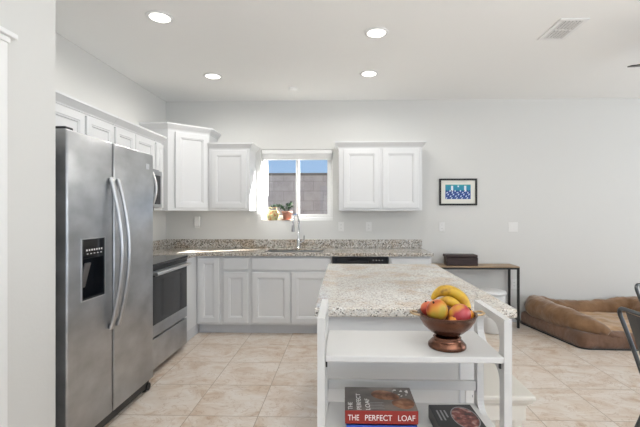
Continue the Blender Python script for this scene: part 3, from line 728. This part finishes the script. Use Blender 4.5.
ring0 = outline(0.0)
def shell(levels, seed=0, amp=.008):
    mb = MB(); n = len(ring0); vs = []; cen = sum(ring0, Vector((0, 0)))/n
    for ins, z in levels:
        for p in ring0:
            d = (cen-p).normalized(); q = p+d*ins; v = Vector((q.x, q.y, z)); vs.append(v+bump(v+Vector((seed, 0, 0)), 7, amp))
    fs = []
    for i in range(len(levels)-1):
        for k in range(n): fs.append([i*n+k, i*n+(k+1) % n, (i+1)*n+(k+1) % n, (i+1)*n+k])
    fs.append([(len(levels)-1)*n+k for k in range(n)])
    mb.add([(v.x, min(v.y, YB-.016), max(v.z, .002)) for v in vs], fs, True); return mb
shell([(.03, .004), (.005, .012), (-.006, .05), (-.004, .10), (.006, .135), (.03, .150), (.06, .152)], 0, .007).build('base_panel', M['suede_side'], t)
mb = MB().tube([(p.x, min(p.y, YB-.02), .008) for p in outline(-.004)], .006, 8, closed=True); mb.build('piping', M['black'], t)
# inner cushion
mb = MB(); G = 26; vs = []; fs = []
for i in range(G+1):
    for k in range(G+1):
        a, b = i/G, k/G
        p = (LF.lerp(RF, a)).lerp(LB.lerp(RB, a), b); cen = Vector((2.92, 4.3)); p = cen+(p-cen)*.94
        e = min(a, 1-a, b, 1-b)
        z = .135+.04*min(1, e*7)**.5+.016*noise.noise(Vector((p.x*5, p.y*5, 1)))+.01*noise.noise(Vector((p.x*13, p.y*9, 4)))
        vs.append((p.x, p.y, z))
for i in range(G):
    for k in range(G): fs.append([i*(G+1)+k, (i+1)*(G+1)+k, (i+1)*(G+1)+k+1, i*(G+1)+k+1])
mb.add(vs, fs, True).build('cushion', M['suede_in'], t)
# bolster: left side, back, right side
ctrl = [(2.60, 3.86, .15, .035), (2.555, 3.89, .178, .068), (2.49, 3.945, .192, .092), (2.425, 4.07, .208, .108), (2.35, 4.25, .222, .115), (2.30, 4.45, .228, .12), (2.27, 4.60, .232, .122), (2.305, 4.675, .232, .122), (2.42, 4.70, .218, .112), (2.6, 4.705, .195, .102), (2.85, 4.705, .188, .098), (3.1, 4.705, .20, .102), (3.3, 4.70, .222, .112), (3.40, 4.67, .232, .12), (3.45, 4.58, .228, .12), (3.46, 4.4, .222, .115), (3.47, 4.1, .215, .105), (3.48, 3.95, .20, .085), (3.46, 3.88, .17, .05)]
def catmull(pts, m=6):
    out = []
    P = [Vector(p) for p in pts]
    for i in range(len(P)-1):
        p0, p1, p2, p3 = P[max(0, i-1)], P[i], P[i+1], P[min(len(P)-1, i+2)]
        for k in range(m):
            s = k/m; out.append(.5*((2*p1)+(p2-p0)*s+(2*p0-5*p1+4*p2-p3)*s*s+(3*p1-p0-3*p2+p3)*s**3))
    out.append(P[-1]); return out
cp_ = catmull([Vector(c) for c in ctrl])
mb = MB().tube([c[:3] for c in cp_], [c[3] for c in cp_], 26)
mb.v = [v+bump(v, 9, .016)+bump(v, 24, .009) for v in mb.v]
mb.v = [Vector((v.x, min(v.y, YB-.004), max(v.z, .02))) for v in mb.v]
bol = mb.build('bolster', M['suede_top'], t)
# the low, slack front lip
fl = catmull([Vector(c) for c in ((2.50, 3.87, .15, .03), (2.58, 3.885, .152, .05), (2.75, 3.88, .128, .048), (3.0, 3.87, .118, .046), (3.3, 3.87, .125, .048), (3.5, 3.88, .14, .03))])
mb = MB().tube([c[:3] for c in fl], [c[3] for c in fl], 18)
mb.v = [v+bump(v, 14, .020)+bump(v, 30, .008) for v in mb.v]
mb.build('front_lip', M['suede_side'], t)

# ------------------------------------------------------------------ island
IX0, IX1, IY0, IY1 = -.09, .595, 1.765, 3.17
t = thing('kitchen_island', 'white kitchen island cabinet under the granite slab in front of the camera', 'island', ((IX0+IX1)/2, 2.47, 0))
MB().box(IX0, IX1, IY0, IY1, .11, .868, .002, 1).build('body', M['cab'], t)
MB().box(IX0+.07, IX1-.002, IY0+.002, IY1-.002, .001, .109).build('toe_kick', M['toe'], t)
for k in range(3):
    a = IY0+.02+k*.467
    mb = MB(); mb.M = Matrix.Translation((IX0, a+.44, .137)) @ Matrix.Rotation(-PI/2, 4, 'Z'); mb.door(.43, .55); mb.build('door', M['cab'], t)
    mb = MB().box(IX0-.02, IX0, a+.01, a+.44, .715, .845, .004); mb.build('drawer_front', M['cab'], t)
MB().box(.525, .531, IY0-.006, IY0, .11, .866).build('panel_seam', M['toe'], t)
outlet(.588, .487, 'white outlet on the end panel of the kitchen island behind the cart', y=IY0)
b_mb = MB().box(-.128, .765, 1.715, 3.235, .87, .911, .009, 3)
tag(b_mb.build('island_countertop', M['granite_reflect'], None, (.32, 2.47, .87)), 'granite slab with painted reflected light on top of the kitchen island', 'countertop')

# bench beside the island
t = thing('bench', 'low cream painted bench on the floor beside the kitchen island', 'bench', (.76, 2.3, 0))
bx0, bx1, by0, by1 = .625, .900, 1.82, 2.75
MB().box(bx0, bx1, by0, by1, .454, .478, .008, 3).build('seat', M['cream'], t)
MB().sweep([(bx0+.03, by1-.03), (bx0+.03, by0+.03), (bx1-.03, by0+.03), (bx1-.03, by1-.03), (bx0+.031, by1-.03)], [(0, .453), (.018, .453), (.016, .441), (.006, .431), (0, .421)]).build('molding', M['cream'], t)
ap = MB(); ap.box(bx0+.035, bx1-.035, by0+.035, by0+.055, .35, .452).box(bx0+.035, bx0+.055, by0+.056, by1-.056, .35, .452).box(bx1-.055, bx1-.035, by0+.056, by1-.056, .35, .452).box(bx0+.035, bx1-.035, by1-.055, by1-.035, .35, .452)
ap.build('apron', M['cream'], t)
for x in (bx0+.075, bx1-.075):
    for y in (by0+.075, by1-.075):
        MB().tube([(x, y, .001), (x, y, .05), (x, y, .2), (x, y, .35), (x, y, .451)], [.024, .028, .034, .040, .040], 4, sx=1, up=(1, 1, 0)).build('leg', M['cream'], t)

# ------------------------------------------------------------------ cart
CX0, CX1, CY0, CY1 = -.088, .572, 1.325, 1.628
t = thing('utility_cart', 'white open wooden cart with two shelves at the near end of the island', 'cart', (.24, 1.47, 0))
def side_frame(x0, x1):
    """frame in the YZ plane: two posts, a top handle rail and curved braces at the shelves, one outline with rounded holes"""
    pw = .040; R = .045
    b = bmesh.new()
    def rrect(y0, y1, z0, z1, r, n=6):
        o = []
        for cy, cz_, a0 in ((y1-r, z1-r, 0), (y0+r, z1-r, 90), (y0+r, z0+r, 180), (y1-r, z0+r, 270)):
            for k in range(n+1):
                a = math.radians(a0+90*k/n); o.append((cy+r*math.cos(a), cz_+r*math.sin(a)))
        return o
    bars = []
    mb = MB()
    def ring(outer, inner):
        n = len(outer); vs = []
        for x in (x0, x1):
            vs += [(x, y, z) for y, z in outer]+[(x, y, z) for y, z in inner]
        fs = []
        for k in range(n):
            j = (k+1) % n
            fs += [[k, j, n+j, n+k], [2*n+k, 3*n+k, 3*n+j, 2*n+j], [k, 2*n+k, 2*n+j, j], [n+k, n+j, 3*n+j, 3*n+k]]
        bb = bmesh.new(); bv = [bb.verts.new(v) for v in vs]
        for f in fs: bb.faces.new([bv[i] for i in f])
        bmesh.ops.recalc_face_normals(bb, faces=bb.faces); mb.bm(bb)
    for z0, z1, r in ((.79, .97, .055), (.50, .79, .05), (.10, .50, .05)):
        inner = rrect(CY0+pw, CY1-pw, z0+.028 if z0 > .6 else z0+.03, z1-(.028 if z1 > .9 else .0), r)
        n = 6
        outer = rrect(CY0, CY1, z0, z1, .0006)
        ring(outer, inner)
    mb.box(x0, x1, CY0, CY0+pw, .001, .10).box(x0, x1, CY1-pw, CY1, .001, .10)
    return mb
side_frame(CX0, CX0+.026).build('side_frame', M['cart'], t)
side_frame(CX1-.026, CX1).build('side_frame', M['cart'], t)
SZ = .843
MB().box(CX0+.027, CX1-.027, CY0-.002, CY1-.01, SZ-.022, SZ, .004).build('shelf', M['cart'], t)
MB().box(CX0+.027, CX1-.027, CY0-.002, CY1-.01, .523, .545, .004).build('shelf', M['cart'], t)
MB().box(CX0+.027, CX1-.027, CY1-.032, CY1-.012, .605, .643, .003).build('back_rail', M['cart'], t)
for x in (CX0+.028, CX1-.040): MB().box(x, x+.006, CY0+.004, CY0+.016, SZ-.042, SZ-.023, .002).build('bracket', M['frame_black'], t)

# ------------------------------------------------------------------ fruit bowl
bx, by, bz = .380, 1.425, SZ+.001
t = thing('fruit_bowl', 'copper footed bowl full of fruit on the cart shelf', 'bowl', (bx, by, bz))
MB().lathe([(0, .016), (.050, .004), (.066, 0), (.068, .004), (.067, .012), (.054, .026), (.046, .034), (.050, .037), (.046, .041), (.034, .044), (0, .045)], (bx, by, bz), 40).build('foot', M['copper'], t)
MB().lathe([(0, .044), (.034, .045), (.058, .056), (.083, .078), (.098, .102), (.104, .120), (.1065, .121), (.1065, .124), (.101, .124), (.094, .104), (.079, .082), (.055, .061), (0, .052)], (bx, by, bz), 48).build('bowl_body', M['copper'], t)
for sgn in (-1, 1):
    pth = [(bx+sgn*(.101), by-.022, bz+.120), (bx+sgn*.120, by-.022, bz+.123), (bx+sgn*.131, by-.012, bz+.125), (bx+sgn*.131, by+.012, bz+.125), (bx+sgn*.120, by+.022, bz+.123), (bx+sgn*.101, by+.022, bz+.120)]
    MB().tube(pth, .0042, 8).build('handle', M['brass'], t)
def mango(name, label, cat, c, r, mt, rot=(0, 0, 0), squash=1.0):
    Rm = Matrix.Rotation(rot[2], 3, 'Z') @ Matrix.Rotation(rot[1], 3, 'Y') @ Matrix.Rotation(rot[0], 3, 'X')
    def fn(d, p):
        p = Vector((p.x*(1+.10*d.z), p.y*(1+.05*d.x), p.z*squash))
        return Rm @ p
    o = MB().ball((0, 0, 0), (r, r*.92, r*1.12), fn=fn); 
    st = Rm @ Vector((0, 0, r*1.12*squash))
    ob = o.build(name, mt, None, c) if False else None
    e = thing(name, label, cat, c, 'fruit in the copper bowl')
    s = MB(); s.v = o.v; s.f = o.f; s.sm = o.sm; s.mi = o.mi
    s.build('skin', mt, e, keep_local=True)
    MB().tube([st*.97, st*1.06, st*1.10], [.004, .003, .0035], 8).build('stem', M['soil'], e, keep_local=True)
    return e
zr = bz+.12
mango('mango', 'yellow and orange mango at the front left of the fruit bowl', 'mango', (bx-.044, by-.036, zr+.020), .038, M['mango_y'], (.5, -.5, 0))
mango('mango', 'red and yellow mango at the front right of the fruit bowl', 'mango', (bx+.032, by-.040, zr+.006), .037, M['mango_r'], (.2, 1.1, .2))
mango('peach', 'pinkish red peach behind the yellow mango at the left of the bowl', 'peach', (bx-.064, by+.022, zr+.012), .027, M['peach'], (0, -.3, 0), .9)
mango('orange', 'small orange tucked at the right edge of the fruit bowl', 'orange', (bx+.070, by+.002, zr-.004), .026, M['orange'], (0, .4, 0), .9)
mango('apricot', 'small orange fruit low between the two mangoes at the bowl rim', 'apricot', (bx-.003, by-.080, zr-.003), .0135, M['orange'], (0, .4, 0), .9)
def banana(label, pts, r):
    P = catmull([Vector(p) for p in pts], 8); n = len(P)
    e = thing('banana', label, 'banana', P[n//2], 'fruit in the copper bowl'); o = Vector(P[n//2])
    rad = []
    for i in range(n):
        s = i/(n-1); rad.append(r*(min(1, .30+2.6*min(s, 1.0))*min(1, .28+4.2*(1-s))))
    k = int(n*.90)
    MB().tube([p-o for p in P[:k]], rad[:k], 10, sx=.94).build('skin', M['banana'], e, keep_local=True)
    MB().tube([p-o for p in P[k-1:]], [x*.95 for x in rad[k-1:]], 8).build('tip', M['soil'], e, keep_local=True)
banana('large banana arching over the top of the fruit bowl', [(bx-.046, by+.036, zr+.044), (bx-.026, by+.040, zr+.066), (bx+.006, by+.040, zr+.077), (bx+.040, by+.036, zr+.068), (bx+.066, by+.034, zr+.045), (bx+.077, by+.030, zr+.014), (bx+.078, by+.028, zr+.0)], .0225)
banana('smaller banana curving beneath the large one behind the mangoes', [(bx-.030, by+.012, zr+.036), (bx-.012, by+.002, zr+.046), (bx+.008, by-.004, zr+.046), (bx+.026, by-.006, zr+.036), (bx+.040, by-.002, zr+.018), (bx+.05, by+.004, zr+.0)], .0185)

# ------------------------------------------------------------------ books on the low shelf
def text(body, size, mtx, name, mt, parent, ext=.0003, spacing=1.0, fit=None):
    c = bpy.data.curves.new(name, 'FONT'); c.body = body; c.size = size; c.extrude = ext; c.align_x = 'LEFT'; c.space_character = spacing; c.space_word = 1.2
    tmp = bpy.data.objects.new(name, c); COL.objects.link(tmp)
    bpy.context.view_layer.update()
    me = bpy.data.meshes.new_from_object(tmp.evaluated_get(bpy.context.evaluated_depsgraph_get()))
    bpy.data.objects.remove(tmp)
    if fit:
        xs = [v.co.x for v in me.vertices]; f_ = fit/(max(xs)-min(xs)); me.transform(Matrix.Scale(f_, 4, (1, 0, 0)) @ Matrix.Translation((-min(xs), 0, 0)))
    root = parent
    while root.parent: root = root.parent
    me.transform(Matrix.Translation(-Vector(root.location)) @ mtx); me.materials.clear(); me.materials.append(mt)
    o = bpy.data.objects.new(name, me); COL.objects.link(o); o.parent = parent
    return o
bz0 = .546
t = thing('cookbook', 'blue hardcover cookbook lying under the bread cookbook on the low cart shelf', 'book', (.135, 1.445, bz0))
MB().box(.012, .258, 1.352, 1.53, bz0, bz0+.003).box(.012, .258, 1.352, 1.53, bz0+.046, bz0+.049).box(.012, .258, 1.352, 1.355, bz0, bz0+.049).build('cover', M['blue'], t)
MB().box(.016, .254, 1.3555, 1.526, bz0+.0032, bz0+.0458).build('pages', M['page'], t)
z0 = bz0+.050; z1 = z0+.046
t = thing('cookbook', 'thick brown bread cookbook with a red spine on the low cart shelf', 'book', (.135, 1.445, z0))
x0, x1, y0, y1 = .007, .262, 1.352, 1.535
cv = MB().box(x0, x1, y0+.002, y1, z1-.003, z1).box(x0, x1, y0+.002, y1, z0, z0+.003).build('cover', M['cover_brown'], t)
spn = MB().box(x0, x1, y0, y0+.0035, z0, z1, .0012, 1).build('spine', M['red'], t)
MB().box(x0+.004, x1-.004, y0+.004, y1-.004, z0+.0032, z1-.0032).build('pages', M['page'], t)
Rx = Matrix.Rotation(PI/2, 4, 'X')
for w_, xa, xb in (('THE', .0105, .049), ('PERFECT', .070, .164), ('LOAF', .185, .244)):
    text(w_, .0280, Matrix.Translation((x0+xa, y0-.0002, z0+.0125)) @ Rx, 'spine_title', M['ink_white'], spn, fit=xb-xa)
RZ = Matrix.Rotation(PI/2, 4, 'Z')
for s_, xx, ln in (('THE', .027, .052), ('PERFECT', .058, .120), ('LOAF', .089, .080)):
    text(s_, .0235, Matrix.Translation((x0+xx, y0+.008, z1+.0003)) @ RZ, 'cover_title', M['ink_white'], cv, fit=ln)
mb = MB(); rr = random.Random(5)
def blob(cx_, cy_, rx_, ry_, a):
    vs = []
    n = 28
    for ring_, h in ((1, .0003), (.75, .0016), (.4, .0022)):
        for k in range(n):
            th = 2*PI*k/n; rr_ = ring_*(1+.05*math.sin(3*th+cx_*50))
            u, v_ = rx_*rr_*math.cos(th), ry_*rr_*math.sin(th)
            vs.append((cx_+u*math.cos(a)-v_*math.sin(a), cy_+u*math.sin(a)+v_*math.cos(a), z1+h))
    fs = [[i*n+k, i*n+(k+1) % n, (i+1)*n+(k+1) % n, (i+1)*n+k] for i in range(2) for k in range(n)]+[[2*n+k for k in range(n)]]
    mb.add(vs, fs, True)
blob(x0+.150, y0+.118, .054, .036, -.35); blob(x0+.212, y0+.056, .040, .040, -.2)
mb.build('cover_loaf_print', M['crust'], cv)
mb = MB()
for k in range(5): mb.box(x0+.09, x0+.14-.006*(k % 2), y0+.014+.011*k, y0+.0165+.011*k, z1+.0001, z1+.0004)
mb.build('cover_lines', M['ink_grey'], cv)
for k in range(1): pass
mb = MB()
for k in range(12):
    px_, py_ = x0+.205+rr.uniform(-.03, .035), y0+.13+rr.uniform(-.02, .035); s_ = rr.uniform(.002, .006)
    mb.box(px_-s_, px_+s_, py_-s_*.7, py_+s_*.7, z1+.0001, z1+.0004)
mb.build('cover_flour_print', M['ink_white'], cv)
# black cookbook
t = thing('cookbook', 'black cookbook with a plate of food on its cover, right on the low shelf', 'book', (.412, 1.385, bz0), rz=math.radians(2))
def loc(mb): return mb
bx_, by_, bh = .080, .113, .050
cv = MB().box(-bx_, bx_, -by_, by_, bh-.004, bh, .001, 1).box(-bx_, bx_, -by_, by_, .0005, .004).box(-bx_, -bx_+.003, -by_, by_, .004, bh-.004).build('cover', M['black'], t, keep_local=True)
MB().box(-bx_+.0035, bx_-.003, -by_+.004, by_-.004, .0045, bh-.0045).build('pages', M['page'], t, keep_local=True)
def disc(cx_, cy_, rx_, ry_, z, r0=0, n=36):
    mb = MB(); vs = []
    for rr_ in (r0, 1):
        for k in range(n): th = 2*PI*k/n; vs.append((cx_+rx_*rr_*math.cos(th), cy_+ry_*rr_*math.sin(th), z))
    mb.add(vs, [[k, n+k, n+(k+1) % n, (k+1) % n] for k in range(n)] if r0 else [[n+k for k in range(n)]]); return mb
disc(.028, .018, .044, .070, bh+.0004).build('cover_meat_print', M['plate_photo'], cv, keep_local=True)
disc(.028, .018, .048, .077, bh+.0006, .93).build('cover_plate_print', M['ink_grey'], cv, keep_local=True)
mb = MB()
for k in range(3):
    mb.box(-.064+.014*k, -.058+.014*k, .0+.02*(k == 2), .07, bh+.0001, bh+.0005)
mb.build('cover_mark', M['ink_grey'], cv, keep_local=True)

# ------------------------------------------------------------------ window sill pots
sz = WZ0+.001; px_, py_ = -.888, YB+.042
t = thing('garden_pot', 'round painted yellow pot on the left of the window sill', 'pot', (px_, py_, sz))
MB().lathe([(0, .0), (.052, 0), (.060, .01), (.076, .05), (.078, .085), (.066, .118), (.052, .130), (.050, .126), (.060, .112), (.066, .08), (.05, .02), (0, .015)], (px_, py_, sz), 32).build('pot_body', M['pot_yellow'], t)
for a in (-1, 1):
    MB().tube([(px_+a*.045, py_-.01, sz+.128), (px_+a*.05, py_-.01, sz+.155), (px_+a*.025, py_-.01, sz+.166), (px_+a*.008, py_-.01, sz+.146)], .007, 8).build('lug', M['pot_yellow'], t)
MB().lathe([(0, .118), (.055, .117)], (px_, py_, sz), 24).build('soil', M['soil'], t)
mb = MB(); rr = random.Random(11)
def leaf(mb, p, d, ln, wd, up=Vector((0, 0, 1))):
    d = d.normalized(); s_ = d.cross(up).normalized(); n_ = s_.cross(d)
    b0 = p; pts = [b0, p+d*ln*.35+s_*wd-n_*.002, p+d*ln*.75+s_*wd*.8-n_*.004, p+d*ln-n_*.01, p+d*ln*.75-s_*wd*.8-n_*.004, p+d*ln*.35-s_*wd-n_*.002, p+d*ln*.5+n_*.004]
    mb.add(pts, [[0, 1, 6], [1, 2, 6], [2, 3, 6], [3, 4, 6], [4, 5, 6], [5, 0, 6]])
px2, py2 = -.705, YB+.048
t2 = thing('potted_plant', 'terracotta pot with a dark trailing plant on the window sill by the faucet', 'plant', (px2, py2, sz))
MB().lathe([(0, 0), (.062, 0), (.066, .004), (.068, .014), (.062, .014), (.058, .006), (0, .006)], (px2, py2, sz), 28).build('saucer', M['terracotta'], t2)
MB().lathe([(0, .008), (.046, .008), (.060, .090), (.068, .092), (.070, .116), (.062, .116), (.058, .09), (.0, .088)], (px2, py2, sz), 32).build('pot', M['terracotta'], t2)
MB().lathe([(0, .108), (.059, .106)], (px2, py2, sz), 24).build('soil', M['soil'], t2)
mb = MB(); st_ = MB()
for k in range(9):
    a = rr.uniform(0, 2*PI); top = Vector((px2+.035*math.cos(a)+(-.05 if k < 4 else .03), py2-.01+.02*math.sin(a), sz+.15+rr.uniform(0, .075 if k > 3 else .03)))
    if k < 3: top = Vector((px2-.10-.05*k, py2-.012, sz+.185+rr.uniform(-.012, .012)))
    if k > 6: top = Vector((px2+.05, py2, sz+.215+.012*(k-7)))
    base = Vector((px2+.015*math.cos(a), py2+.015*math.sin(a), sz+.105)); mid = base.lerp(top, .5)+Vector((0, 0, .025))
    cc = catmull([base, mid, top], 5)
    st_.tube(cc, .003, 6)
    for p in cc[3:]:
        for j in range(3):
            leaf(mb, p, Vector((rr.uniform(-1, 1), rr.uniform(-.5, .3), rr.uniform(-.3, .6))), rr.uniform(.018, .032), rr.uniform(.006, .010))
st_.build('stem', M['leaf'], t2); mb.build('foliage', M['leaf'], t2)

# ------------------------------------------------------------------ metal chairs at the right edge
def metal_chair(loc_, rz, label):
    """local: seat centre at origin, back towards -x"""
    t = thing('dining_chair', label, 'chair', loc_, 'metal dining chairs', rz)
    sx, sy, sh = .19, .185, .45
    B_ = lambda mb, nm, p=t: mb.build(nm, M['gun'], p, keep_local=True)
    B_(MB().prism([(-sx, -sy*.8), (sx, -sy), (sx, sy), (-sx, sy*.8)], sh-.018, sh, bev=.006), 'seat')
    for y_ in (-1, 1):
        B_(MB().tube([(sx-.03, y_*(sy-.03), sh-.02), (sx+.02, y_*(sy+.015), .22), (sx+.035, y_*(sy+.03), .001)], [.017, .013, .011], 10), 'leg')
        B_(MB().tube([(-sx+.03, y_*(sy*.8-.02), sh-.02), (-sx-.03, y_*(sy*.8+.02), .22), (-sx-.06, y_*(sy*.8+.045), .001)], [.017, .013, .011], 10), 'leg')
    h = []
    def hp(y_, z): return (-sx-.012-(z-sh)*.24, y_, z)
    side = [(.118, sh-.012), (.130, .52), (.152, .65), (.176, .76), (.186, .80), (.186, .825), (.172, .842), (.15, .846)]
    pts = [hp(-y_, z) for y_, z in side]+[hp(y_, .846) for y_ in (-.08, 0, .08)]+[hp(y_, z) for y_, z in side[::-1]]
    B_(MB().tube(catmull([Vector(p) for p in pts], 4), .0105, 10), 'back_hoop')
    # pressed sheet splat
    n = 8; mb = MB(); vs = []
    for x_off in (-.003, .003):
        for k in range(n+1):
            z = sh-.005+(.838-sh)*k/n; wd = .085+.055*(k/n)
            for j in range(5):
                u = -1+j/2; p = hp(u*wd, z); vs.append((p[0]+x_off-.010*(1-u*u), p[1], p[2]))
    m_ = (n+1)*5; fs = []
    for s_ in range(2):
        for k in range(n):
            for j in range(4): fs.append([s_*m_+k*5+j, s_*m_+k*5+j+1, s_*m_+(k+1)*5+j+1, s_*m_+(k+1)*5+j])
    for k in range(n):
        for j in (0, 4): fs.append([k*5+j, (k+1)*5+j, m_+(k+1)*5+j, m_+k*5+j])
    B_(mb.add(vs, fs, False), 'back_splat')
    return t
metal_chair((1.725, 1.86, 0), math.radians(3), 'grey metal dining chair at the right edge, nearer of the two')
metal_chair((2.285, 2.50, 0), math.radians(-62), 'grey metal dining chair at the right edge, the one beyond, by the dog bed')
